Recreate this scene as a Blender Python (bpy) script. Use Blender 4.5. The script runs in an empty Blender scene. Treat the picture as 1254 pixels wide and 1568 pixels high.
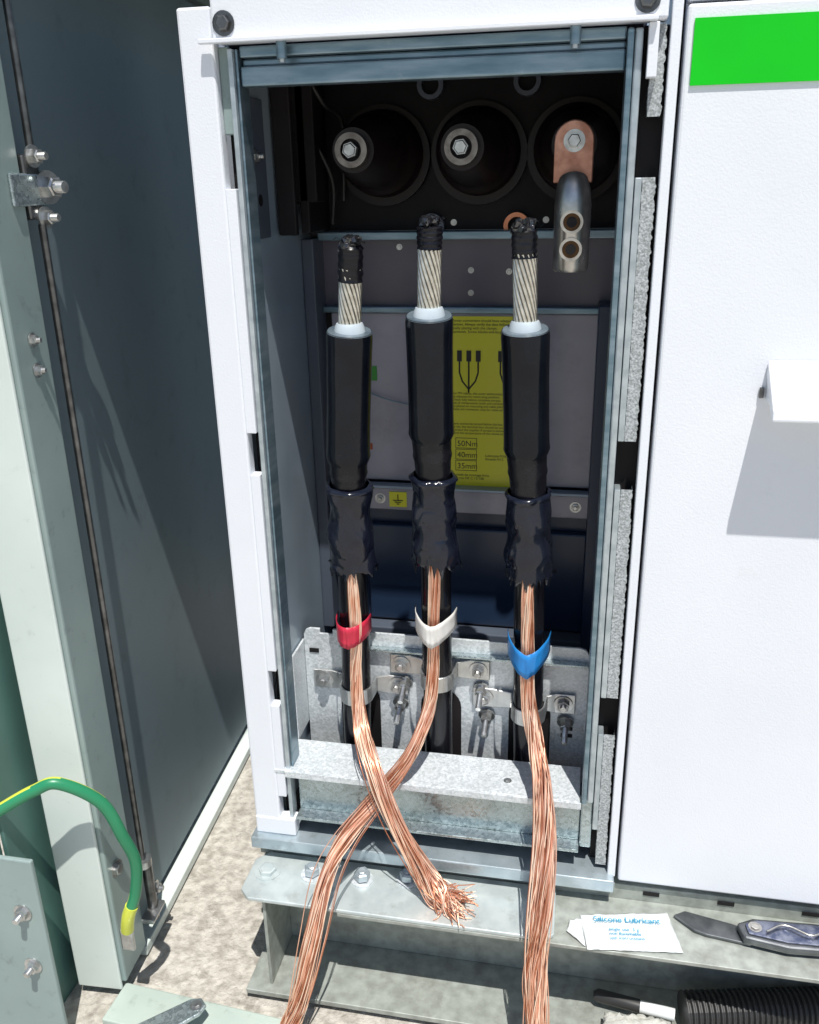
import bpy, bmesh, math, random
from mathutils import Vector, Matrix, noise
random.seed(7)
S=bpy.context.scene
COL=S.collection

# ---------------------------------------------------------------- materials
def mat(name,c1,c2=None,rough=.5,metal=0.,scale=8.,bump=0.,bscale=60.,detail=4.,spec=.5,coat=0.,rvar=0.,kind='NOISE',lo=.35,hi=.65,stretch=(1,1,1),dirt=None,bdist=.002):
    m=bpy.data.materials.new(name); m.use_nodes=True
    n=m.node_tree; N=n.nodes; L=n.links; b=N['Principled BSDF']
    if c2 is None: c2=tuple(x*.85 for x in c1)
    tc=N.new('ShaderNodeTexCoord'); mp=N.new('ShaderNodeMapping'); mp.inputs['Scale'].default_value=stretch
    L.new(tc.outputs['Object'],mp.inputs['Vector'])
    if kind=='NOISE':
        t=N.new('ShaderNodeTexNoise'); t.inputs['Scale'].default_value=scale; t.inputs['Detail'].default_value=detail
        out=t.outputs['Fac']
    else:
        t=N.new('ShaderNodeTexVoronoi'); t.inputs['Scale'].default_value=scale
        sp=N.new('ShaderNodeSeparateColor'); L.new(t.outputs['Color'],sp.inputs[0]); out=sp.outputs[0]
    L.new(mp.outputs[0],t.inputs['Vector'])
    r=N.new('ShaderNodeValToRGB'); r.color_ramp.elements[0].position=lo; r.color_ramp.elements[1].position=hi
    r.color_ramp.elements[0].color=(*c1,1); r.color_ramp.elements[1].color=(*c2,1)
    L.new(out,r.inputs[0]); col=r.outputs[0]
    for dd in ((dirt if isinstance(dirt,list) else [dirt]) if dirt else []):
        t3=N.new('ShaderNodeTexNoise'); t3.inputs['Scale'].default_value=dd[1]; t3.inputs['Detail'].default_value=9; t3.inputs['Roughness'].default_value=.7
        L.new(tc.outputs['Object'],t3.inputs['Vector'])
        mr3=N.new('ShaderNodeMapRange'); mr3.inputs['From Min'].default_value=dd[2]; mr3.inputs['From Max'].default_value=dd[3]; mr3.inputs['To Max'].default_value=dd[4]
        L.new(t3.outputs['Fac'],mr3.inputs[0])
        mx=N.new('ShaderNodeMix'); mx.data_type='RGBA'; L.new(mr3.outputs[0],mx.inputs[0]); L.new(col,mx.inputs[6]); mx.inputs[7].default_value=(*dd[0],1)
        col=mx.outputs[2]
    L.new(col,b.inputs['Base Color'])
    b.inputs['Roughness'].default_value=rough; b.inputs['Metallic'].default_value=metal
    b.inputs['Specular IOR Level'].default_value=spec; b.inputs['Coat Weight'].default_value=coat
    if rvar>0:
        mr=N.new('ShaderNodeMapRange'); mr.inputs['To Min'].default_value=max(0,rough-rvar); mr.inputs['To Max'].default_value=min(1,rough+rvar)
        L.new(out,mr.inputs[0]); L.new(mr.outputs[0],b.inputs['Roughness'])
    if bump>0:
        t2=N.new('ShaderNodeTexNoise'); t2.inputs['Scale'].default_value=bscale; t2.inputs['Detail'].default_value=5
        L.new(mp.outputs[0],t2.inputs['Vector'])
        bp=N.new('ShaderNodeBump'); bp.inputs['Strength'].default_value=bump; bp.inputs['Distance'].default_value=bdist
        L.new(t2.outputs['Fac'],bp.inputs['Height']); L.new(bp.outputs[0],b.inputs['Normal'])
    return m
M={}
M['white']=mat('white_paint',(.82,.845,.89),(.78,.805,.85),rough=.38,scale=5,bump=.15,bscale=420,dirt=((.45,.40,.33),3.1,.62,.80,.35))
M['galv']=mat('galvanised_steel',(.36,.43,.44),(.52,.60,.62),rough=.3,metal=.75,scale=260,kind='V',lo=.0,hi=1.,rvar=.1,dirt=((.18,.2,.19),14,.5,.75,.5))
M['galvlight']=mat('galvanised_spangle',(.56,.61,.63),(.80,.84,.87),rough=.38,metal=.3,scale=330,kind='V',lo=.0,hi=1.,bump=.15,bscale=200,rvar=.1,dirt=((.25,.26,.25),12,.55,.8,.5))
M['galvblue']=mat('zinc_passivated',(.15,.235,.285),(.28,.37,.43),rough=.33,metal=.7,scale=14,rvar=.08,stretch=(1,1,6),dirt=((.35,.42,.46),38,.58,.72,.4))
M['galvpale']=mat('zinc_edge',(.40,.46,.49),(.56,.62,.65),rough=.36,metal=.6,scale=60)
M['strap']=mat('clamp_strap_zinc',(.46,.47,.46),(.62,.63,.62),rough=.3,metal=.85,scale=40,rvar=.08)
M['zinc']=mat('bolt_zinc',(.62,.63,.62),(.42,.42,.41),rough=.32,metal=.9,scale=80)
M['chrome']=mat('tin_plate',(.62,.60,.56),(.40,.38,.35),rough=.3,metal=.9,scale=60,rvar=.08)
M['contact']=mat('bushing_contact_metal',(.26,.235,.21),(.15,.13,.115),rough=.38,metal=.85,scale=90)
M['inner']=mat('interior_sheet',(.10,.12,.155),(.075,.09,.12),rough=.4,scale=6)
M['innerwall']=mat('side_sheet',(.38,.46,.53),(.29,.36,.43),rough=.3,metal=.15,scale=6)
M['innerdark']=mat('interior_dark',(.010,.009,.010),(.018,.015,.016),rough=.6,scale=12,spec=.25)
M['mauve']=mat('interior_grey_sheet',(.40,.385,.44),(.33,.315,.36),rough=.22,scale=7,dirt=((.16,.15,.18),9,.5,.75,.5))
M['band']=mat('interior_band_sheet',(.14,.125,.155),(.10,.09,.115),rough=.28,scale=7)
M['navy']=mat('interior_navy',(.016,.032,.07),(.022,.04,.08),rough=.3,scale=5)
M['black']=mat('black_rubber',(.006,.006,.009),(.012,.012,.016),rough=.26,scale=30,bump=.2,bscale=120,rvar=.08,spec=.35)
M['sleeve']=mat('black_sleeve',(.004,.005,.009),(.007,.009,.014),rough=.14,scale=25,bump=.05,bscale=300,rvar=.05,spec=.3)
M['jacket']=mat('black_pe_jacket',(.006,.006,.009),(.011,.011,.014),rough=.22,scale=20,rvar=.08,spec=.35)
M['boot']=mat('mastic_tape',(.007,.009,.018),(.013,.016,.028),rough=.15,scale=30,bump=.2,bscale=40,rvar=.05,spec=.5,bdist=.003)
M['gloss']=mat('crumpled_black_tape',(.012,.012,.014),(.02,.02,.022),rough=.05,scale=40,bump=.5,bscale=150,coat=1.,spec=.8)
M['alu']=mat('aluminium_strand',(.82,.80,.72),(.60,.57,.50),rough=.3,metal=.85,scale=120)
M['xlpe']=mat('xlpe_insulation',(.55,.62,.67),(.46,.53,.58),rough=.3,scale=30)
M['rim']=mat('sleeve_rim_grey',(.09,.12,.145),(.16,.20,.23),rough=.22,scale=30)
M['copper']=mat('copper_wire',(.96,.60,.44),(.84,.45,.30),rough=.34,metal=.65,scale=45,rvar=.08)
M['copper2']=mat('copper_wire_bright',(.98,.78,.62),(.94,.66,.48),rough=.38,metal=.4,scale=45,rvar=.08)
M['copper3']=mat('copper_wire_dark',(.66,.28,.16),(.50,.19,.10),rough=.35,metal=.75,scale=45)
M['copperlug']=mat('copper_lug',(.60,.32,.23),(.40,.18,.12),rough=.36,metal=.75,scale=60,rvar=.1,dirt=((.25,.12,.08),50,.5,.7,.6))
M['brown']=mat('epoxy_brown',(.016,.010,.009),(.010,.007,.007),rough=.38,scale=20,spec=.3)
M['brass']=mat('hole_bronze',(.10,.05,.02),(.05,.025,.01),rough=.35,metal=.7,scale=60)
M['red']=mat('red_tape',(.62,.03,.07),(.5,.02,.05),rough=.4,scale=40,bump=.1)
M['whitetape']=mat('white_tape',(.8,.78,.74),(.68,.66,.62),rough=.45,scale=40,bump=.1)
M['blue']=mat('blue_tape',(.02,.24,.64),(.015,.19,.52),rough=.35,scale=40,bump=.1)
M['yellow']=mat('yellow_label',(.80,.77,.03),(.75,.71,.03),rough=.35,scale=5)
M['ink']=mat('label_ink',(.02,.02,.02),(.03,.03,.03),rough=.6)
M['green']=mat('green_plate',(.005,.58,.012),(.005,.52,.010),rough=.4,scale=6,spec=.3)
M['foam']=mat('foam_gasket',(.27,.29,.29),(.50,.53,.54),rough=.9,scale=420,bump=.6,bscale=260,lo=.38,hi=.62)
M['concrete']=mat('concrete',(.37,.345,.30),(.58,.55,.49),rough=.9,scale=55,bump=1.,bscale=120,detail=14,lo=.36,hi=.6,dirt=[((.20,.18,.15),26,.55,.66,.65),((.25,.22,.185),7,.5,.7,.5)],bdist=.005)
M['doorpaint_shaded']=mat('door_paint_shaded',(.165,.215,.235),(.145,.19,.21),rough=.45,scale=2.2,rvar=.05,spec=.12,dirt=((.08,.105,.115),18,.55,.75,.4))  # darker than the pale door paint; deep shade is put into the colour
M['doorgrey']=mat('door_grey_green',(.30,.38,.36),(.24,.31,.30),rough=.42,scale=5,bump=.06,dirt=((.14,.17,.16),40,.58,.7,.45))
M['doorpale']=mat('door_pale',(.70,.77,.73),(.62,.69,.65),rough=.42,scale=5,bump=.06,dirt=((.36,.42,.38),40,.6,.75,.4))
M['bar']=mat('threshold_paint',(.48,.56,.50),(.40,.47,.42),rough=.42,scale=7,bump=.08,dirt=((.25,.30,.26),40,.55,.7,.5))
M['postgreen']=mat('post_green',(.10,.22,.18),(.07,.15,.13),rough=.45,scale=4,bump=.1)
M['rod']=mat('steel_rod',(.2,.2,.2),(.1,.1,.1),rough=.3,metal=.9,scale=50)
M['beam']=mat('dusty_steel_beam',(.30,.32,.29),(.42,.45,.41),rough=.48,metal=.25,scale=60,detail=12,bump=.15,bscale=120,dirt=((.19,.18,.15),24,.5,.68,.5))
M['beamlight']=mat('steel_flange',(.50,.56,.56),(.62,.68,.67),rough=.34,metal=.35,scale=40,detail=10,dirt=((.28,.29,.26),30,.54,.72,.55))
M['sill']=mat('sill_blue_grey',(.40,.48,.52),(.52,.60,.64),rough=.3,metal=.55,scale=25,detail=7,dirt=((.22,.26,.26),34,.52,.7,.6))
M['gy_green']=mat('earth_green',(.03,.27,.12),(.02,.22,.1),rough=.35)
M['gy_yellow']=mat('earth_yellow',(.68,.72,.08),(.60,.65,.07),rough=.35)
M['sachet']=mat('sachet_foil',(.80,.83,.83),(.72,.76,.76),rough=.25,scale=20,bump=.9,bscale=40)
M['cyan']=mat('cyan_print',(.03,.30,.48),(.03,.25,.42),rough=.5)
M['knifeblade']=mat('knife_metal',(.13,.14,.15),(.22,.23,.24),rough=.35,metal=.8,scale=50)
M['knifeblue']=mat('knife_blue',(.10,.12,.20),(.30,.32,.40),rough=.25,metal=.8,scale=70,lo=.40,hi=.6)
M['rubber']=mat('conduit_black',(.02,.02,.02),(.035,.035,.035),rough=.45)
M['cloth']=mat('glove_cloth',(.6,.6,.56),(.42,.42,.38),rough=.9,scale=60,bump=.8,bscale=150)
M['redprint']=mat('orange_print',(.5,.10,.02),rough=.5)
M['greensticker']=mat('green_sticker',(.06,.35,.05),rough=.5)

# ---------------------------------------------------------------- helpers
def empty(name,loc=(0,0,0),rz=0):
    e=bpy.data.objects.new(name,None); e.location=loc; e.rotation_euler=(0,0,rz); COL.objects.link(e); return e
def obj(name,bm,m,par=None,smooth=False,bev=0.,mats=None):
    me=bpy.data.meshes.new(name); bm.to_mesh(me); bm.free()
    for mm in (mats or [m]): me.materials.append(M[mm])
    if smooth:
        for p in me.polygons: p.use_smooth=True
    o=bpy.data.objects.new(name,me); COL.objects.link(o)
    if par: o.parent=par
    if bev>0:
        b=o.modifiers.new('bev','BEVEL'); b.width=bev; b.segments=2; b.limit_method='ANGLE'
    return o
def addbox(bm,x0,x1,y0,y1,z0,z1):
    v=[bm.verts.new((x,y,z)) for z in (z0,z1) for y in (y0,y1) for x in (x0,x1)]
    for f in ((0,2,3,1),(4,5,7,6),(0,1,5,4),(2,6,7,3),(0,4,6,2),(1,3,7,5)): bm.faces.new([v[i] for i in f])
def box(name,d,m,par=None,bev=.0012):
    bm=bmesh.new(); addbox(bm,*d); return obj(name,bm,m,par,bev=bev)
def boxes(name,ds,m,par=None,bev=.0012):
    bm=bmesh.new()
    for d in ds: addbox(bm,*d)
    return obj(name,bm,m,par,bev=bev)
def addprism(bm,pts,axis,a0,a1):
    def P(p,a):
        if axis=='Y': return (p[0],a,p[1])
        if axis=='X': return (a,p[0],p[1])
        return (p[0],p[1],a)
    A=[bm.verts.new(P(p,a0)) for p in pts]; B=[bm.verts.new(P(p,a1)) for p in pts]
    bm.faces.new(A); bm.faces.new(B[::-1])
    n=len(pts)
    for i in range(n): bm.faces.new((A[i],B[i],B[(i+1)%n],A[(i+1)%n]))
def prism(name,pts,axis,a0,a1,m,par=None,bev=.001):
    bm=bmesh.new(); addprism(bm,pts,axis,a0,a1); bmesh.ops.recalc_face_normals(bm,faces=bm.faces); return obj(name,bm,m,par,bev=bev)
def frames(pts):
    T=[]
    for i in range(len(pts)):
        a=pts[max(0,i-1)]; b=pts[min(len(pts)-1,i+1)]; T.append((b-a).normalized())
    u=Vector((1,0,0)); F=[]
    for t in T:
        u=(u-t*u.dot(t)); 
        if u.length<1e-5: u=Vector((0,1,0))-t*t.y
        u.normalize(); F.append((u.copy(),t.cross(u).normalized(),t))
    return F
def addtube(bm,pts,rad,seg=24,fn=None,cap=True,matfn=None):
    pts=[Vector(p) for p in pts]; F=frames(pts); rings=[]
    for i,(p,f) in enumerate(zip(pts,F)):
        r=rad[i] if isinstance(rad,(list,tuple)) else rad
        ring=[]
        for k in range(seg):
            a=2*math.pi*k/seg; rr=r*(1+(fn(i,a,p) if fn else 0))
            ring.append(bm.verts.new(p+f[0]*math.cos(a)*rr+f[1]*math.sin(a)*rr))
        rings.append(ring)
    for i in range(len(rings)-1):
        for k in range(seg):
            fc=bm.faces.new((rings[i][k],rings[i][(k+1)%seg],rings[i+1][(k+1)%seg],rings[i+1][k]))
            if matfn: fc.material_index=matfn(i,k)
    if cap:
        bm.faces.new(rings[0][::-1]); bm.faces.new(rings[-1])
def tube(name,pts,rad,m,par=None,seg=24,fn=None,cap=True,matfn=None,mats=None,smooth=True):
    bm=bmesh.new(); addtube(bm,pts,rad,seg,fn,cap,matfn); bmesh.ops.recalc_face_normals(bm,faces=bm.faces)
    o=obj(name,bm,m,par,smooth=smooth,mats=mats)
    if smooth:
        e=o.modifiers.new('es','EDGE_SPLIT'); e.split_angle=math.radians(40)
    return o
def crom(P,n=12):
    P=[Vector(p) for p in P]; Q=[P[0]*2-P[1]]+P+[P[-1]*2-P[-2]]; out=[]
    for i in range(1,len(Q)-2):
        for k in range(n):
            t=k/n; a,b,c,d=Q[i-1],Q[i],Q[i+1],Q[i+2]
            out.append(.5*((2*b)+(c-a)*t+(2*a-5*b+4*c-d)*t*t+(3*b-a-3*c+d)*t**3))
    out.append(P[-1]); return out
def wires(name,splines,r,m,par=None,mats=None):
    cu=bpy.data.curves.new(name,'CURVE'); cu.dimensions='3D'; cu.bevel_depth=r; cu.bevel_resolution=1; cu.use_fill_caps=True
    for mm in (mats or [m]): cu.materials.append(M[mm])
    for j,s in enumerate(splines):
        sp=cu.splines.new('POLY'); sp.points.add(len(s)-1)
        for i,p in enumerate(s): sp.points[i].co=(p[0],p[1],p[2],1)
        if mats: sp.material_index=random.choice([0,0,0,1,1,2])%len(mats)
    o=bpy.data.objects.new(name,cu); COL.objects.link(o)
    if par: o.parent=par
    return o
def text(name,s,loc,size,m,par=None,rot=(math.pi/2,0,0),align='LEFT',bold=0):
    cu=bpy.data.curves.new(name,'FONT'); cu.body=s; cu.size=size; cu.align_x=align; cu.offset=bold; cu.materials.append(M[m])
    o=bpy.data.objects.new(name,cu); o.location=loc; o.rotation_euler=rot; COL.objects.link(o)
    if par: o.parent=par
    return o
def hexbolt(name,c,axis,r,h,stud,par,m='zinc',washer=True):
    ax=Vector(axis).normalized(); c=Vector(c); bm=bmesh.new()
    def seg(a,b,r0,r1,n,rot=0):
        z=ax; u=z.orthogonal().normalized(); w=z.cross(u)
        A=[bm.verts.new(c+z*a+(u*math.cos(2*math.pi*k/n+rot)+w*math.sin(2*math.pi*k/n+rot))*r0) for k in range(n)]
        B=[bm.verts.new(c+z*b+(u*math.cos(2*math.pi*k/n+rot)+w*math.sin(2*math.pi*k/n+rot))*r1) for k in range(n)]
        for k in range(n): bm.faces.new((A[k],A[(k+1)%n],B[(k+1)%n],B[k]))
        bm.faces.new(A[::-1]); bm.faces.new(B)
    if washer: seg(0,h*.22,r*1.45,r*1.45,20)
    rot=random.uniform(0,1)
    seg(h*.22,h,r,r,6,rot); seg(h,h*1.1,r*.9,r*.75,6,rot)
    if stud>0:
        n=max(3,int(stud/.0018))
        for i in range(n): 
            a=h+stud*i/n; b=h+stud*(i+.5)/n; d=h+stud*(i+1)/n
            seg(a,b,r*.46,r*.54,12); seg(b,d,r*.54,r*.46,12)
    bmesh.ops.recalc_face_normals(bm,faces=bm.faces)
    return obj(name,bm,m,par)
def ring(name,c,r0,r1,y0,y1,m,par,n=40):
    bm=bmesh.new(); V=[]
    for (r,y) in ((r0,y0),(r1,y0),(r1,y1),(r0,y1)):
        V.append([bm.verts.new((c[0]+r*math.cos(2*math.pi*k/n),y,c[1]+r*math.sin(2*math.pi*k/n))) for k in range(n)])
    for j in range(4):
        for k in range(n): bm.faces.new((V[j][k],V[j][(k+1)%n],V[(j+1)%4][(k+1)%n],V[(j+1)%4][k]))
    bmesh.ops.recalc_face_normals(bm,faces=bm.faces); return obj(name,bm,m,par)

# ---------------------------------------------------------------- ground
bm=bmesh.new()
bmesh.ops.create_grid(bm,x_segments=8,y_segments=8,size=60)
obj('ground',bm,'concrete')

# ---------------------------------------------------------------- cabinet
C=empty('switchgear_cabinet')
box('left_post',(-.447,-.408,0,.02,.228,1.322),'white',C,.003)
boxes('left_post_tabs',[(-.4082,-.396,.001,.018,.852,1.139),(-.4082,-.396,.001,.018,.511,.797),(-.4082,-.396,.001,.018,.30,.455)],'white',C,.0008)
boxes('left_post_upper_tab',[(-.4075,-.396,.012,.02,1.196,1.284)],'doorgrey',C)  # grey where the other tabs are white: recess shade put into the colour
box('left_slot_back',(-.4078,-.3955,.028,.032,.25,1.284),'innerdark',C)
box('left_inner_strip',(-.3945,-.3885,.004,.022,.262,1.281),'galvpale',C,.001)
box('left_inner_return',(-.3880,-.3850,.010,.04,.345,1.281),'galvblue',C,.001)
box('left_side_panel',(-.447,-.443,.021,.42,.228,1.322),'white',C)
box('header',(-.4065,.0655,-.004,.02,1.286,1.332),'white',C,.003)
box('header_lip',(-.42,.056,-.012,-.0045,1.2845,1.2895),'white',C,.001)
hexbolt('header_bolt',(-.392,-.004,1.304),(0,-1,0),.0085,.006,0,C,'rod')
hexbolt('header_bolt',(.045,-.004,1.304),(0,-1,0),.0085,.006,0,C,'rod')
boxes('top_rail',[(-.3835,.0275,.012,.03,1.244,1.264),(-.3835,.0275,.020,.034,1.2645,1.272),(-.3835,.0275,.012,.03,1.2725,1.284)],'galvblue',C,.002)
for x in (-.331,-.023):
    tube('hinge_peg',[(x,.0,1.268),(x,.0,1.285)],.0055,'galvblue',C,16)
    tube('hinge_peg_tip',[(x,.0,1.2645),(x,.0,1.268)],.0035,'zinc',C,12)
box('right_inner_strip',(.028,.0345,.0,.05,.345,1.281),'galvblue',C,.002)
box('right_inner_strip_outer',(.0352,.0435,.004,.05,.345,1.281),'galvpale',C,.002)
box('right_inner_strip_lower',(.0283,.044,.013,.05,.262,.3445),'galv',C,.002)
box('right_gap_back',(.0445,.07,.03,.034,.23,1.286),'innerdark',C)
def gasket(z0,z1):
    bm=bmesh.new(); n=int((z1-z0)/.003)
    pr=None
    for i in range(n+1):
        z=z0+(z1-z0)*i/n; j=random.uniform(-.0004,.0004); j2=random.uniform(-.001,.0012); 
        q=[bm.verts.new(p) for p in ((.052+j,.026,z),(.052+j,.008,z),(.0655+j2,.008,z),(.0655+j2,.026,z))]
        if pr:
            for k in range(3): bm.faces.new((pr[k],pr[k+1],q[k+1],q[k]))
        pr=q
    return obj('foam_gasket_strip',bm,'foam',C)
gasket(.856,1.142); gasket(.511,.797); gasket(.24,.455); gasket(1.2,1.284)
box('right_white_flange',(.069,.0795,.0,.02,.228,1.40),'white',C,.0015)
boxes('right_tabs',[(.0445,.0515,.006,.028,.856,1.142),(.0445,.0515,.006,.028,.511,.797),(.0445,.0515,.006,.028,.3,.455)],'galvpale',C,.001)
box('right_bracket_top',(.048,.058,-.004,.01,1.235,1.2845),'white',C,.001)
# interior
box('interior_left_wall',(-.4075,-.4035,.0325,.3,.25,1.29),'innerwall',C,0)
box('interior_right_wall',(.0445,.0475,.0345,.3,.25,1.29),'mauve',C,0)
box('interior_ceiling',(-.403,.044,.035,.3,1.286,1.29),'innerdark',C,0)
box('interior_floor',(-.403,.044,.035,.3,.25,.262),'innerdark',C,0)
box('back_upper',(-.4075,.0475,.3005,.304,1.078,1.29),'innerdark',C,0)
box('back_band',(-.4075,.0475,.3005,.304,.966,1.0775),'band',C,0)
box('back_panel',(-.375,.036,.290,.3,.700,.962),'mauve',C,.002)
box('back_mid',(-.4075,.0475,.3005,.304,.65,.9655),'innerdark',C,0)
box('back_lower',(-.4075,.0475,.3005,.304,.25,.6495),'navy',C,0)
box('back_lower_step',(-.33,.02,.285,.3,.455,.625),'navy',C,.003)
box('rail_upper',(-.385,.04,.272,.2995,1.066,1.078),'galvblue',C,.002)
box('rail_mid',(-.385,.04,.280,.2995,.963,.972),'galvblue',C,.002)
box('rail_lower',(-.34,.03,.276,.2895,.655,.692),'mauve',C,.002)
box('rail_lower_lip',(-.34,.03,.270,.2895,.6925,.697),'innerwall',C,.001)
box('rear_side_flange',(.018,.0435,.24,.3,.44,.98),'navy',C,.002)
box('rear_left_post',(-.385,-.372,.20,.2995,1.08,1.285),'innerdark',C,.002)
box('rear_left_post_low',(-.403,-.385,.25,.2995,.45,1.07),'inner',C,.002)
box('rear_bottom_rail',(-.38,.03,.26,.2995,.43,.452),'inner',C,.002)
box('wall_plate',(-.4030,-.398,.045,.115,1.08,1.24),'inner',C,.001)
hexbolt('wall_bolt',(-.398,.075,1.175),(1,0,0),.006,.006,.006,C)
tube('wall_hole',[(-.3978,.085,1.125),(-.3975,.085,1.125)],.007,'innerdark',C,20)
boxes('wall_duct',[(-.4,-.36,.20,.24,1.12,1.285),(-.4,-.375,.15,.16,1.08,1.285)],'innerdark',C,.002)
wires('control_wire',[crom([(-.39,.2,1.28),(-.375,.21,1.22),(-.35,.24,1.15),(-.36,.27,1.09)],6),crom([(-.37,.2,1.28),(-.35,.22,1.24),(-.34,.27,1.22),(-.345,.28,1.12)],6)],.003,'rubber',C)
for (x,z) in ((-.27,1.055),(-.165,1.022),(-.11,1.02),(-.165,.99),(-.02,1.03),(-.19,1.088),(-.06,1.09)):
    hexbolt('panel_screw',(x,.3005,z),(0,-1,0),.003,.003,0,C,'strap')
for (x,z) in ((-.305,.674),(.0,.674)):
    hexbolt('rail_bolt',(x,.276,z),(0,-1,0),.006,.004,.003,C)
for x,z,m_ in ((-.22,1.083,'inner'),(-.10,1.083,'copper3'),(-.22,1.265,'inner'),(-.09,1.265,'inner')):
    ring('lifting_eye',(x,z),.012,.018,.286,.2995,m_,C,24)
# bushings
for i,x in enumerate((-.287,-.153,-.022)):
    ring('bushing_flange',(x,1.178),.054,.066,.285,.3,'brown',C,48)
    P=[];R=[]
    prof=[(.300,.058),(.270,.056),(.262,.050),(.255,.054),(.248,.048),(.240,.052),(.232,.045),(.2,.042),(.165,.036),(.13,.030),(.118,.026)]
    for y,r in prof: P.append((x,y,1.18)); R.append(r)
    tube('bushing_cone',P,R,'brown',C,40)
    if i<2:
        ring('bushing_contact',(x,1.18),.0130,.0200,.106,.1175,'contact',C,36)
        tube('bushing_socket',[(x,.1175,1.18),(x,.114,1.18)],.0133,'innerdark',C,24)
        hexbolt('bushing_stud',(x,.114,1.18),(0,-1,0),.0092,.014,0,C,'zinc',False)
LG=empty('cable_lug_connector')
pts=[]
w=.0225;cx=-.0215
for k in range(13):
    a=math.pi*k/12; pts.append((cx+w*math.cos(a),1.183+w*math.sin(a)))
pts+= [(cx-w,1.138),(cx+w,1.138)]
prism('copper_palm',pts,'Y',.098,.108,'copperlug',LG,.0015)
hexbolt('palm_bolt',(cx,.098,1.183),(0,-1,0),.0085,.008,.0,LG,'zinc')
bm=bmesh.new()
addtube(bm,[(-.020,.09,1.040),(-.020,.09,1.044),(-.020,.09,1.115),(-.0205,.092,1.132),(-.021,.098,1.14)],[.0185,.0210,.0210,.0195,.017],32)
o=obj('connector_barrel',bm,'chrome',LG,smooth=True); e=o.modifiers.new('es','EDGE_SPLIT'); e.split_angle=math.radians(40)
for z in (1.096,1.066):
    ring('shear_bolt_rim',(-.020,z),.0098,.0130,.0665,.076,'chrome',LG,28)
    tube('shear_bolt_hole',[(-.020,.0748,z),(-.020,.069,z)],.0101,'brass',LG,20)
    tube('shear_bolt_core',[(-.020,.069,z),(-.020,.0680,z)],.006,'innerdark',LG,20)
tube('connector_mouth',[(-.020,.09,1.0395),(-.020,.09,1.041)],.013,'innerdark',LG,24)

# sill / ledge
box('ledge',(-.412,.026,.0,.078,.342,.348),'galvlight',C,.001)
box('ledge_lip',(-.394,.0275,-.003,-.0003,.338,.348),'galvlight',C,.0005)
box('sill_face',(-.3835,.0275,.022,.026,.262,.3415),'galv',C,.001)
box('sill_face_lip',(-.3835,.0275,.0,.0215,.262,.2665),'galv',C,.001)
hexbolt('ledge_rivet',(-.075,.03,.348),(0,0,1),.004,.0022,0,C)
box('frame_foot_left',(-.4465,-.385,-.0015,.0185,.232,.2615),'white',C,.002)
box('sill_plate',(-.452,.078,-.014,.06,.212,.2315),'sill',C,.002)
box('base_plinth',(-.447,1.2,.006,.40,.186,.2115),'beam',C,.001)
boxes('plinth_slots',[(x,x+.022,.0045,.0055,.198,.204) for x in (-.40,-.28,-.1,.12,.22,.33)],'innerdark',C,0)
pts=[(-.398,.28),(-.398,.50),(-.394,.508),(-.388,.511),(-.372,.511),(-.372,.503),(-.352,.503),(-.352,.511),(.018,.511),(.026,.508),(.031,.5),(.031,.28)]
prism('clamp_plate',pts,'Y',.132,.136,'galvlight',C,.0008)
box('clamp_plate_fold',(-.34,.03,.120,.1315,.486,.490),'galv',C,.001)
box('clamp_plate_left_gusset',(-.402,-.3985,.079,.136,.345,.49),'galvlight',C,.001)
boxes('plate_slots',[(-.39,-.375,.1305,.1315,.47,.477),(-.005,.012,.1305,.1315,.36,.366),(-.005,.012,.1305,.1315,.372,.378),(-.005,.012,.1305,.1315,.384,.39)],'innerdark',C,0)
for x in (-.312,-.186,-.052):
    pp=[(x+.031*math.cos(math.pi*k/12),.395+.031*math.sin(math.pi*k/12)) for k in range(13)]+[(x-.031,.285),(x+.031,.285)]
    prism('cable_opening',pp,'Y',.1306,.1316,'innerdark',C,0)

# ---------------------------------------------------------------- warning label
WL=empty('instruction_label')
box('label_sheet',(-.195,-.068,.2885,.2897,.693,.958),'yellow',WL,0)
ty=.288
def para(z,lines,sz=.0062,x=-.191):
    for l in lines:
        text('label_text',l,(x,ty,z),sz,'ink',WL); z-=sz*.98
    return z
para(.950,["Power connectors should have adequate cross","section. Always verify the data before","finally placing with the clamps.","terminals. Screw blocks and forged"],.0055)
para(.842,["For MV cables, the outer semiconductive screen must","be adjusted for more snug position.","Check fully before complete torque.","use of compression tools and conductors.","be placed on mounting and cable joints","these are connector only for cable straight terms"],.0050)
para(.795,["Parts cannot be turned below the line when live.","be set, the terminal box should be used for this","Contact the supplier if torque is below the value.","Mind the temperature of the whole circuit"],.0050)
for i,(t,zz) in enumerate((("50Nm",.765),("40mm",.747),("35mm",.729))):
    text('label_value',t,(-.1835,ty,zz-.004),.0125,'ink',WL)
    boxes('label_frame',[(-.186,-.153,ty,ty+.0004,zz-.0075,zz-.0068),(-.186,-.153,ty,ty+.0004,zz+.0085,zz+.0092),(-.186,-.1853,ty,ty+.0004,zz-.0067,zz+.0084),(-.1537,-.153,ty,ty+.0004,zz-.0067,zz+.0084)],'ink',WL,0)
para(.713,["Consult de montage fiche.","Normes NF C 13-100"],.0055)
para(.745,["Lubricate M16","threads M12"],.0055,-.14)
for cx0 in (-.166,-.105):
    sp=[]
    for k,dx in enumerate((-.014,0,.014)):
        sp.append([(cx0+dx,ty,.900),(cx0+dx,ty,.875),(cx0+dx*.7,ty,.862),(cx0,ty,.850),(cx0,ty,.845)])
        box('picto_head',(cx0+dx-.0035,cx0+dx+.0035,ty-.001,ty+.0004,.892,.908),'ink',WL,0)
    wires('picto_cable',sp,.0012,'ink',WL)
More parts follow.
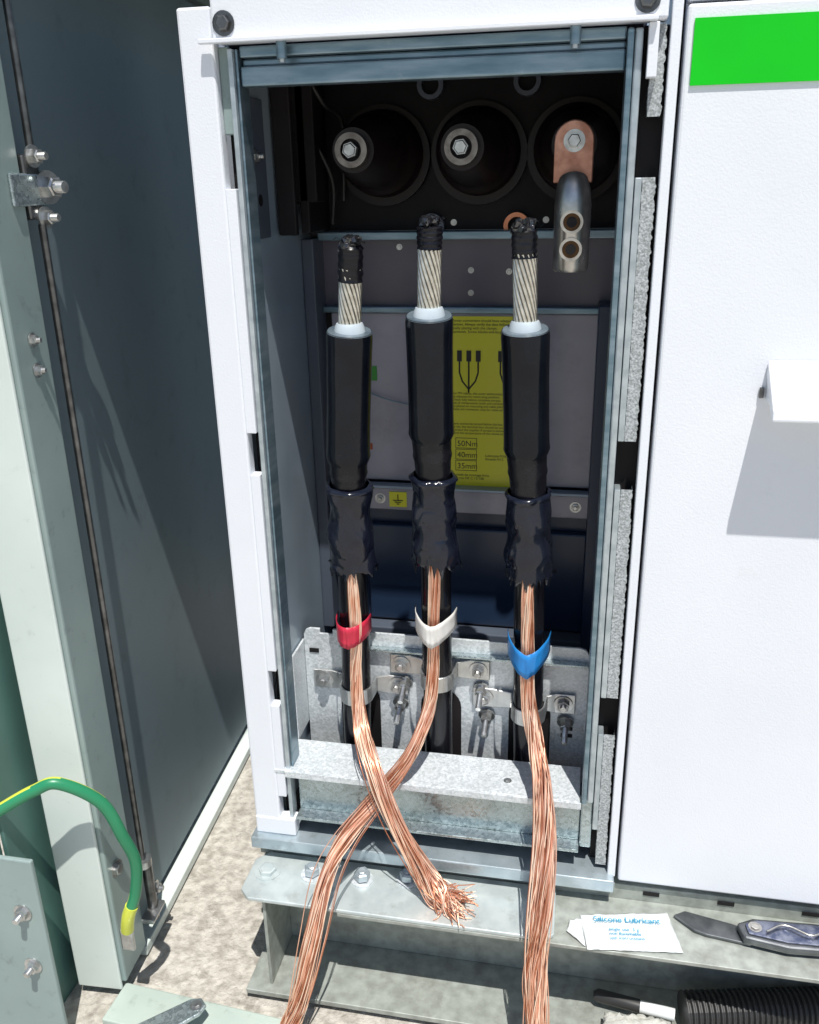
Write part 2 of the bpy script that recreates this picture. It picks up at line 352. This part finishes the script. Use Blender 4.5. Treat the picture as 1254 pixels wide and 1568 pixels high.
box('earth_sticker',(-.29,-.262,.2745,.2757,.661,.686),'yellow',C,0)
wires('earth_symbol',[[(-.276,.274,.682),(-.276,.274,.672)],[(-.284,.274,.672),(-.268,.274,.672)],[(-.281,.274,.669),(-.271,.274,.669)],[(-.278,.274,.666),(-.274,.274,.666)]],.0007,'ink',C)
box('green_sticker',(-.325,-.307,.2885,.2897,.86,.882),'greensticker',C,0)
box('orange_sticker',(-.325,-.318,.2885,.2897,.750,.760),'redprint',C,0)
wires('seal_wire',[[(-.32,.285,.842),(-.29,.28,.833),(-.26,.285,.825),(-.22,.285,.82)]],.0012,'galvblue',C)

# ---------------------------------------------------------------- cables
def rnd(p,s,sd=0): return noise.noise(Vector(p)*s+Vector((sd,sd,sd)))
def make_cable(i,axis,tape_bot,str_bot,slv_bot,neck_bot,boot_bot):
    E=empty('power_cable')
    A=[Vector(p) for p in axis]
    def at(z):
        for a,b in zip(A,A[1:]):
            if b.z<=z<=a.z:
                t=(a.z-z)/(a.z-b.z); return a.lerp(b,t)
        return A[0].copy() if z>A[0].z else A[-1].copy()
    def seg(z0,z1,n): return [at(z0+(z1-z0)*k/n) for k in range(n+1)]
    top=A[0].z
    tube('conductor_core',seg(top-.01,str_bot-.01,4),.0112,'innerdark',E,20)
    sp=[]
    for k in range(15):
        s=[]
        for j in range(11):
            t=j/10; p=at(top-.03+(str_bot-.012-top+.03)*t); a=2*math.pi*k/15+t*2.3
            s.append(p+Vector((math.cos(a),math.sin(a),0))*.0120)
        sp.append(s)
    wires('conductor_strands',sp,.00232,'alu',E)
    n=14; P=seg(top-.004,tape_bot,n); R=[.0145+.0006*math.sin(j*1.9) for j in range(n+1)]; R[0]=.0125
    tube('end_tape',P,R,'black',E,26,fn=lambda k,a,p:.06*rnd((math.cos(a),math.sin(a),p.z*60),1.5,i))
    bm=bmesh.new()
    for q in range(9):
        a=random.uniform(0,6.28); c=at(top)+Vector((math.cos(a)*.006,math.sin(a)*.006,-.004+random.uniform(0,.004)))
        d=bmesh.ops.create_icosphere(bm,subdivisions=2,radius=.0072,matrix=Matrix.Translation(c))
        for v in d['verts']:
            v.co+= (v.co-c)*1.2*rnd(v.co,140,q+i*9)
    for q in range(5):
        a=random.uniform(0,6.28); c=at(top); u=Vector((math.cos(a),math.sin(a),0)); s_=Vector((-u.y,u.x,0))*.004
        V=[]
        for k in range(5):
            p=c+u*(.006+.0035*k*random.uniform(.6,1.2))+Vector((0,0,.002+.004*math.sin(k*1.3+q)))
            V.append((bm.verts.new(p+s_*(1-k*.2)),bm.verts.new(p-s_*(1-k*.2))))
        for a_,b_2 in zip(V,V[1:]): bm.faces.new((a_[0],b_2[0],b_2[1],a_[1]))
    obj('crumpled_tape_tip',bm,'gloss',E,smooth=False)
    c=at(str_bot)
    tube('insulation_collar',[c+Vector((0,0,.004)),c+Vector((0,0,.0005)),c+Vector((0,0,-.008))],[.0160,.0178,.0195],'xlpe',E,36)
    st=str_bot-.006
    tube('sleeve_rim',[at(st+.0012),at(st-.001)],[.0262,.0280],'rim',E,40)
    n=22; P=seg(st,slv_bot,n); R=[.0288-.0008*math.sin(k/n*3) for k in range(n+1)]; R[0]=.0276; R[-3]=.0285;R[-2]=.0292; R[-1]=.0265
    tube('stress_sleeve',P,R,'sleeve',E,44,fn=lambda k,a,p:.012*rnd((math.cos(a),math.sin(a),p.z*14),1.2,i+3))
    n=10; P=seg(slv_bot+.002,neck_bot-.012,n); R=[.0255-.0035*(k/n) for k in range(n+1)]; R[4]+=.0012
    tube('sleeve_neck',P,R,'black',E,40,fn=lambda k,a,p:.02*rnd((math.cos(a),math.sin(a),p.z*20),1.5,i+5))
    n=52; P=seg(neck_bot,boot_bot,n); R=[]
    for k in range(n+1):
        t=k/n; R.append(.0305+.0012*math.sin(t*13+i*2)-.0015*math.sin(t*5)+(.0015 if t<.05 else 0))
    R[0]=.0265; R[1]=.029
    bm=bmesh.new()
    def bf(k,a,p):
        u=(math.cos(a)*1.0,math.sin(a)*1.0,p.z*20+math.cos(a+i)*.4)
        f=rnd(u,1.3,i*7+1)
        f2=abs(rnd((math.cos(a)*.9,math.sin(a)*.9,p.z*26+math.sin(a*2+i)*.4),1.2,i+9))
        crease=max(0,1-f2*7)**2
        return .15*f-.06*crease-.02
    addtube(bm,P,R,64,bf,cap=False)
    bm.verts.ensure_lookup_table()
    for k in range(64):
        v=bm.verts[n*64+k]; v.co.z-=abs(rnd((k*.7,i,0),1.3))*.036; cc=P[-1]; v.co.x+=(v.co.x-cc.x)*random.uniform(-.05,.16)
        v=bm.verts[(n-1)*64+k]; v.co.z-=abs(rnd((k*.7,i,0),1.3))*.012
    o=obj('mastic_boot',bm,'boot',E,smooth=True); s=o.modifiers.new('s','SOLIDIFY'); s.thickness=.0015; s.offset=-1
    P=[at(z) for z in (neck_bot-.02,boot_bot+.02,boot_bot-.03,.5,.42,.35)]+[A[-1]+Vector((0,.004,-.07))]
    P=crom(P,6)
    tube('cable_jacket',P,.0212,'jacket',E,36,fn=lambda k,a,p:.01*rnd((math.cos(a),math.sin(a),p.z*8),1.2,i))
    return E,at
cabA=[(-.271,.03,1.079),(-.280,.04,.98),(-.2946,.06,.808),(-.297,.066,.765),(-.301,.08,.639),(-.304,.09,.5525),(-.313,.108,.34)]
cabB=[(-.178,.03,1.0995),(-.181,.036,1.0),(-.184,.06,.838),(-.183,.066,.788),(-.1835,.08,.657),(-.185,.09,.5615),(-.186,.108,.333)]
cabC=[(-.071,.03,1.095),(-.0675,.037,.98),(-.0633,.06,.825),(-.060,.066,.772),(-.0567,.08,.656),(-.055,.09,.572),(-.052,.108,.336)]
EA,atA=make_cable(0,cabA,1.034,.98,.803,.770,.650)
EB,atB=make_cable(1,cabB,1.071,1.0,.838,.788,.668)
EC,atC=make_cable(2,cabC,1.060,.985,.822,.770,.655)

def braid(name,path,rad,nw,fray=0,loose=3,par=None,r=.00078):
    P=crom(path,9); F=frames(P); n=len(P); sp=[]
    Rk=[]
    for k in range(n):
        t=k/(n-1)*(len(rad)-1); j=min(int(t),len(rad)-2); Rk.append(rad[j]+(rad[j+1]-rad[j])*(t-j))
    for w in range(nw):
        a0=random.uniform(0,6.283); q=math.sqrt(random.uniform(.08,1)); tw=random.uniform(.6,2.8)+1.0; ph=random.uniform(0,6); ph2=random.uniform(0,6)
        s=[]
        L=n if not fray else n-random.randint(0,4)
        for k in range(L):
            t=k/(n-1); a=a0+tw*t*2.2+.5*math.sin(t*11+ph); rr=Rk[k]*q*(1+.22*math.sin(t*17+ph2))
            p=P[k]+F[k][0]*math.cos(a)*rr*1.05+F[k][1]*math.sin(a)*rr*.8
            s.append(p)
        if fray:
            d=(s[-1]-s[-3]).normalized()
            d=(d+Vector((random.uniform(-.35,.75),random.uniform(-.35,.35),random.uniform(-.15,.3)))).normalized()
            p=s[-1].copy()
            for j in range(random.randint(2,7)):
                p=p+d*.0062; d=(d+Vector((random.uniform(-.25,.38),random.uniform(-.25,.25),random.uniform(-.25,.15)))).normalized()
                p.z=max(p.z,.1945); s.append(p.copy())
        sp.append(s)
    for w in range(loose):
        amp=random.uniform(.012,.022); d=random.choice((-1,1)); s=[]
        k0=n//3; f=random.uniform(.97,1.03)
        for k in range(k0,n):
            t=(k-k0)/(n-1-k0); s.append(P[k]+Vector((d*amp*math.sin(t*3.14*f),-.004,0))+F[k][1]*Rk[k]*.5)
        sp.append(s)
    return wires(name,sp,r,'copper',par,mats=['copper','copper2','copper3'])
pA=[(-.299,.066,.672),(-.2965,.057,.6365),(-.2950,.0585,.558),(-.297,.058,.4735),(-.2874,.035,.4137),(-.257,-.018,.378),(-.2233,-.04,.3116),(-.182,-.045,.2313),(-.160,-.055,.210),(-.147,-.060,.204)]
pB=[(-.183,.066,.69),(-.181,.056,.663),(-.1826,.0575,.5675),(-.185,.058,.4844),(-.1907,.045,.4395),(-.212,.008,.3885),(-.253,-.008,.330),(-.2936,-.045,.283),(-.3142,-.08,.2424),(-.325,-.12,.175),(-.343,-.14,.085),(-.358,-.15,.035),(-.366,-.16,.006)]
pC=[(-.057,.066,.67),(-.056,.056,.6385),(-.054,.058,.558),(-.0515,.05,.483),(-.039,.025,.427),(-.0254,-.012,.380),(-.0178,-.05,.317),(-.0196,-.10,.243),(-.0213,-.125,.1794),(-.0176,-.15,.1077),(-.014,-.16,.006)]
braid('copper_screen_wires',pA,[.003,.0060,.0070,.0080,.0095,.0105,.011,.0145,.018,.020],95,fray=1,loose=1,par=EA)
braid('copper_screen_wires',pB,[.003,.0065,.0070,.0075,.0085,.0090,.0095,.0100,.0100,.0105,.0115,.012,.0125],85,loose=3,par=EB)
braid('copper_screen_wires',pC,[.003,.0070,.0075,.0085,.0100,.0115,.0125,.0130,.0135,.0145,.015],105,loose=3,par=EC)

def tapeband(name,at,z,m,par,hw=.027,dip=.012,h=.026,ear=.004,yo=-.047):
    c=at(z); bm=bmesh.new(); n=40; rows=5; V=[]
    for k in range(n+1):
        s=-1+2*k/n
        x=hw*s+ (ear*abs(s)**6*(1 if s>0 else -1)); y=yo*math.sqrt(max(0,1-abs(s)**2.3))*1.0
        zc=dip*abs(s)**1.2 - dip*.3
        col=[]
        for j in range(rows):
            t=j/(rows-1)-.5
            hh=h*(1-.18*abs(s))
            col.append(bm.verts.new((c.x+x,c.y+y+.0022*rnd((s*3,t*2,z*9),2),c.z+zc+t*hh)))
        V.append(col)
    for k in range(n):
        for j in range(rows-1): bm.faces.new((V[k][j],V[k+1][j],V[k+1][j+1],V[k][j+1]))
    o=obj(name,bm,m,par,smooth=True); sd=o.modifiers.new('s','SOLIDIFY'); sd.thickness=.0006
tapeband('red_marking_tape',atA,.549,'red',EA,.0235,.005,.034,.001)
tapeband('white_marking_tape',atB,.563,'whitetape',EB,.0255,.012,.034,.004)
tapeband('blue_marking_tape',atC,.530,'blue',EC,.027,.017,.037,.003,-.050)

# ---------------------------------------------------------------- cable clamps
def clamp(x0,x1,z,at,r=.0232,y=.1305):
    K=empty('cable_clamp'); h=.0125
    c=at(z); cx,cy=c.x,c.y
    yb=y-.0035
    arch=[(cx+(r)*math.cos(math.pi-math.pi*k/20), cy-r*math.sin(math.pi*k/20)) for k in range(21)]
    prof=[(x0-.017,yb),(x0+.012,yb)]+[(cx-r-.002,yb-.003)]+arch+[(cx+r+.002,yb-.003)]+[(x1-.012,yb),(x1+.017,yb)]
    bm=bmesh.new(); V=[]
    for i,(px,py) in enumerate(prof):
        hh=h*(1.25 if i in (0,1,len(prof)-1,len(prof)-2) else 1)
        V.append([bm.verts.new((px,py,zz)) for zz in (z-hh,z+hh)])
    for a,b in zip(V,V[1:]): bm.faces.new((a[0],b[0],b[1],a[1]))
    o=obj('saddle_strap',bm,'strap',K); s=o.modifiers.new('s','SOLIDIFY'); s.thickness=.003; s.offset=0
    b=o.modifiers.new('b','BEVEL'); b.width=.0008; b.limit_method='ANGLE'
    for x,st in ((x0,.004),(x1,.006)):
        hexbolt('clamp_bolt',(x,yb-.0017,z),(0,-1,0),.0095,.009,st,K)
        if x>-.3:
            hexbolt('lower_stud',(x+.004,y,z-.032),(0,-.9,-.3),.0085,.013,.028,K)
    return K
clamp(-.367,-.252,.428,atA)
clamp(-.245,-.129,.465,atB)
clamp(-.120,-.003,.420,atC)

# ---------------------------------------------------------------- neighbouring cubicle
N_=empty('metering_cubicle')
box('front_panel',(.0835,1.2,-.004,.02,.226,1.298),'white',N_,.003)
box('body',(.0835,1.2,.0205,.40,.226,1.60),'white',N_,.002)
box('upper_panel',(.0835,1.2,-.0,.02,1.3015,1.60),'white',N_,.002)
box('seam_shadow_gap',(.0798,.0833,.03,.034,.226,1.5),'innerdark',N_,0)
box('green_plate',(.0905,1.0,-.0065,-.0045,1.226,1.285),'green',N_,0)
bm=bmesh.new()
sec=[(-.0045,.956),(-.060,.913),(-.062,.902),(-.058,.900),(-.0045,.938)]
addprism(bm,sec,'X',.196,.50)
bmesh.ops.recalc_face_normals(bm,faces=bm.faces); obj('handle_hood',bm,'white',N_,bev=.002)
prism('handle_cheek',[(-.0045,.955),(-.056,.912),(-.0045,.912)],'X',.1975,.2005,'white',N_)
box('handle_escutcheon',(.1905,.1955,-.008,-.0045,.914,.926),'rod',N_,.001)

# ---------------------------------------------------------------- channel beam
B=empty('steel_channel_beam')
box('top_flange',(-.30,1.2,-.09,.02,.180,.186),'beam',B,.001)
box('web',(-.44,1.2,.012,.018,.021,.1795),'beam',B,.001)
box('bottom_flange',(-.447,1.2,-.095,.02,.012,.0205),'beam',B,.001)
prism('end_fishplate',[(-.447,-.075),(-.432,-.090),(-.01,-.090),(.0,-.080),(.0,.004),(-.43,.004),(-.447,-.015)],'Z',.1865,.1925,'beamlight',B,.0015)
box('end_web',(-.415,-.41,-.08,.0115,.021,.1795),'beam',B,.001)
box('end_flange',(-.44,-.3003,-.08,.012,.180,.1855),'beam',B,.001)
for i,(x,y) in enumerate(((-.42,-.037),(-.353,-.032),(-.278,-.029),(-.2125,-.018))):
    if i==0: hexbolt('plate_bolt',(x,y,.1925),(0,0,1),.0135,.007,0,B,'beamlight')
    else:
        tube('nut_washer',[(x,y,.1926),(x,y,.1945)],.0165,'galvlight',B,28)
        hexbolt('plate_nut',(x,y,.1945),(0,0,1),.0118,.012,.004,B,'galvpale',False)
for x in (-.375,-.1,.2):
    tube('web_hole',[(x,.0115,.11),(x,.0108,.11)],.010,'innerdark',B,24)

# ---------------------------------------------------------------- enclosure door
D=empty('enclosure_door',(-.663,.047,0),math.radians(3.0))
box('door_skin',(-.04,0,-.10,1.35,.03,1.44),'doorpaint_shaded',D,.001)
box('door_bottom_rail',(0.0005,.028,-.10,1.2,.004,.022),'doorpale',D,.002)
box('door_edge_channel',(-.04,.03,-.172,-.1005,.03,2.3),'doorgrey',D,.003)
box('door_edge_cap',(-.045,.024,-.178,-.1725,.02,2.3),'doorpale',D,.002)
tube('locking_rod_lower',[(.034,-.08,.17),(.034,-.08,1.105)],.0046,'rod',D,14)
tube('locking_rod_upper',[(.034,-.08,1.185),(.034,-.08,1.44)],.0046,'rod',D,14)
box('rod_crank',(.0005,.034,-.098,-.066,1.11,1.18),'rod',D,.003)
box('rod_crank_plate',(.0302,.0345,-.130,-.058,1.125,1.160),'galv',D,.002)
for z,y in ((1.112,-.075),(1.178,-.082)):
    hexbolt('crank_bolt',(.036,y,z),(1,-.2,0),.0085,.010,.010,D)
hexbolt('crank_pivot',(.036,-.06,1.145),(1,-.3,0),.013,.014,.014,D)
tube('rod_guide_collar',[(.034,-.08,.168),(.034,-.08,.18)],.013,'zinc',D,20)
box('rod_guide_plate',(.0285,.05,-.105,-.06,.075,.082),'zinc',D,.002)
tube('rod_guide_pin',[(.036,-.075,.06),(.036,-.075,.167)],.008,'rod',D,16)
hexbolt('guide_bolt',(.036,-.06,.105),(1,0,0),.008,.008,.006,D)
for z in (.98,.945): hexbolt('edge_bolt',(.0305,-.135,z),(1,0,0),.006,.006,.005,D)
hexbolt('edge_bolt_low',(.0305,-.150,.225),(1,-.2,0),.009,.007,.0,D)

ER=empty('unseen_door_shade')  # unseen sheet added to shade the door and shape its sun patch
box('door_shade_sheet',(-1.3,-.47,-.088,1.5,1.45,1.48),'doorgrey',ER,.002)
EW=empty('enclosure_rear_wall')
box('wall_sheet',(-1.3,1.2,1.42,1.45,0,1.445),'doorpaint_shaded',EW,.002)
box('wall_rail',(-1.3,1.2,1.40,1.4195,.004,.05),'doorgrey',EW,.002)
FP=empty('enclosure_frame_post')
box('post_front',(-.86,-.722,-.205,-.195,0.0,2.3),'postgreen',FP,.002)
box('post_return',(-.722,-.715,-.1945,-.10,0.0,2.3),'postgreen',FP,.002)
box('post_lower_plate',(-.80,-.668,-.214,-.207,0.0,.33),'doorgrey',FP,.002)
for p in ((-.695,-.214,.2425),(-.697,-.214,.149)): hexbolt('post_bolt',p,(0,-1,0),.009,.008,.010,FP)
TB=empty('threshold_bar')
b_=box('bar',(-.62,-.25,-.225,-.16,.004,.022),'bar',TB,.002); b_.rotation_euler=(0,0,math.radians(-4))
prism('catch_plate',[(-.60,-.24),(-.505,-.155),(-.49,-.15),(-.478,-.16),(-.482,-.175),(-.56,-.26)],'Z',.052,.058,'galv',TB,.002)
hexbolt('catch_rivet',(-.492,-.164,.058),(0,0,1),.006,.003,0,TB)
hexbolt('bar_bolt',(-.585,-.215,.026),(0,0,1),.010,.007,0,TB)
tube('catch_post',[(-.53,-.195,.02),(-.53,-.195,.0515)],.008,'rod',TB,16)

# earth cable
pe=crom([(-.80,-.2,.33),(-.707,-.2,.397),(-.66,-.19,.425),(-.63,-.18,.432),(-.589,-.16,.392),(-.572,-.15,.33),(-.566,-.14,.28),(-.574,-.14,.225),(-.588,-.145,.185),(-.596,-.14,.155)],10)
EC_=empty('earth_bonding_cable')
tube('cable',pe,.0080,'gy_green',EC_,20,mats=['gy_green','gy_yellow'],matfn=lambda i,k:1 if ((k+int(i*.10)+13)%20)<6 else 0)
tube('heatshrink',[pe[-16],pe[-12],pe[-6],pe[-1]],.0092,'gy_yellow',EC_,20)
box('lug',(-.608,-.588,-.143,-.137,.118,.155),'zinc',EC_,.002)

# ---------------------------------------------------------------- small things on the beam
def sheet(name,c,m,par,nx=26,ny=16,lift=.006,sd=1,wr=.9):
    c=[Vector(p) for p in c]; bm=bmesh.new(); V=[]
    for j in range(ny+1):
        r=[]
        for i in range(nx+1):
            u=i/nx;v=j/ny; p=(c[0]*(1-u)+c[1]*u)*(1-v)+(c[3]*(1-u)+c[2]*u)*v
            puff=max(0,math.sin(u*math.pi))**.6*max(0,math.sin(v*math.pi))**.6
            p=p+Vector((0,0,puff*lift+abs(rnd((u*6,v*5,sd),1.5))*lift*wr)); r.append(bm.verts.new(p))
        V.append(r)
    for j in range(ny):
        for i in range(nx): bm.faces.new((V[j][i],V[j][i+1],V[j+1][i+1],V[j+1][i]))
    bmesh.ops.recalc_face_normals(bm,faces=bm.faces)
    o=obj(name,bm,m,par,smooth=True); s=o.modifiers.new('s','SOLIDIFY'); s.thickness=.0006; return o
SA=empty('lubricant_sachet')
sheet('foil_pouch',[(.044,-.094,.188),(.168,-.078,.188),(.152,-.012,.188),(.034,-.036,.188)],'sachet',SA,lift=.005,wr=.5)
sheet('torn_flap',[(.016,-.068,.188),(.042,-.090,.188),(.036,-.042,.188),(.02,-.048,.188)],'sachet',SA,8,8,.004,3)
text('print','Silicone Lubricant',(.052,-.052,.1962),.0125,'cyan',SA,rot=(0,0,math.radians(7)),bold=.0002)
text('print_small','single use  5 g\nnon flammable\nsee instructions',(.072,-.064,.1960),.0072,'cyan',SA,rot=(0,0,math.radians(7)),bold=.0001)
KN=empty('folding_knife')
prism('blade',[(.160,-.018),(.176,-.008),(.235,-.020),(.256,-.026),(.256,-.052),(.200,-.045),(.185,-.040)],'Z',.188,.192,'knifeblade',KN,.001)
prism('handle',[(.240,-.030),(.262,-.018),(.36,-.012),(.36,-.058),(.300,-.062),(.246,-.054)],'Z',.1925,.204,'knifeblade',KN,.003)
prism('handle_inlay',[(.250,-.032),(.266,-.023),(.36,-.018),(.36,-.052),(.300,-.055),(.252,-.048)],'Z',.2045,.2065,'knifeblue',KN,.001)
hexbolt('pivot',(.262,-.036,.2065),(0,0,1),.006,.002,0,KN,'chrome')
wires('pocket_clip',[crom([(.275,-.044,.209),(.30,-.030,.210),(.33,-.042,.210),(.35,-.030,.209)],6)],.0016,'chrome',KN)
MK=empty('marker_pen')
tube('barrel',[(.125,-.040,.040),(.172,-.046,.040)],.0085,'sachet',MK,20)
tube('cap',[(.060,-.032,.040),(.066,-.032,.040),(.1245,-.0399,.040)],[.005,.0092,.0092],'rubber',MK,20)
CD=empty('corrugated_conduit')
P=[];R=[]
for k in range(130):
    t=k/129; P.append((.182+.24*t,-.050+.05*t,.054)); R.append(.027 if k%4<2 else .0232)
tube('conduit',P,R,'rubber',CD,24,smooth=False)
GL=empty('work_glove')
sheet('glove_palm',[(.07,-.094,.035),(.17,-.098,.035),(.165,-.058,.04),(.075,-.062,.04)],'cloth',GL,22,12,.014,5)
for k in range(3):
    tube('finger',crom([(.165,-.092+.011*k,.036),(.195,-.094+.012*k,.04),(.22,-.09+.012*k,.036)],5),[.0065]*10+[.004],'cloth',GL,12,fn=lambda i,a,p:.2*rnd(p,90))

# ---------------------------------------------------------------- camera
cam=bpy.data.cameras.new('Camera'); co=bpy.data.objects.new('Camera',cam); COL.objects.link(co)
Xc=Vector((.98144,.19101,-.01962)); Yc=Vector((-.04929,.34769,.93632)); Zc=Vector((.18554,-.91797,.35056))
R=Matrix((Xc,Yc,Zc)).transposed().to_4x4(); co.matrix_world=Matrix.Translation((0,-1,1.14))@R
cam.sensor_fit='VERTICAL'; cam.sensor_height=36; cam.lens=1340/1568*36; cam.clip_end=500; cam.clip_start=.01
S.camera=co
# ---------------------------------------------------------------- light
w=bpy.data.worlds.new('World'); S.world=w; w.use_nodes=True
nt=w.node_tree; sky=nt.nodes.new('ShaderNodeTexSky'); sky.sky_type='NISHITA'; sky.sun_disc=False
toSun=Vector((.024,-.06,.158)).normalized()
sky.sun_elevation=math.asin(toSun.z); sky.sun_rotation=math.atan2(toSun.x,toSun.y)
nt.links.new(sky.outputs[0],nt.nodes['Background'].inputs[0]); nt.nodes['Background'].inputs[1].default_value=.10
sl=bpy.data.lights.new('sun','SUN'); sl.energy=5; sl.angle=math.radians(.5); sl.color=(1,.97,.92)
so=bpy.data.objects.new('sun',sl); COL.objects.link(so); so.rotation_euler=toSun.to_track_quat('Z','Y').to_euler(); so.location=(0,-2,4)
S.view_settings.view_transform='Standard'; S.view_settings.look='None'; S.view_settings.exposure=0
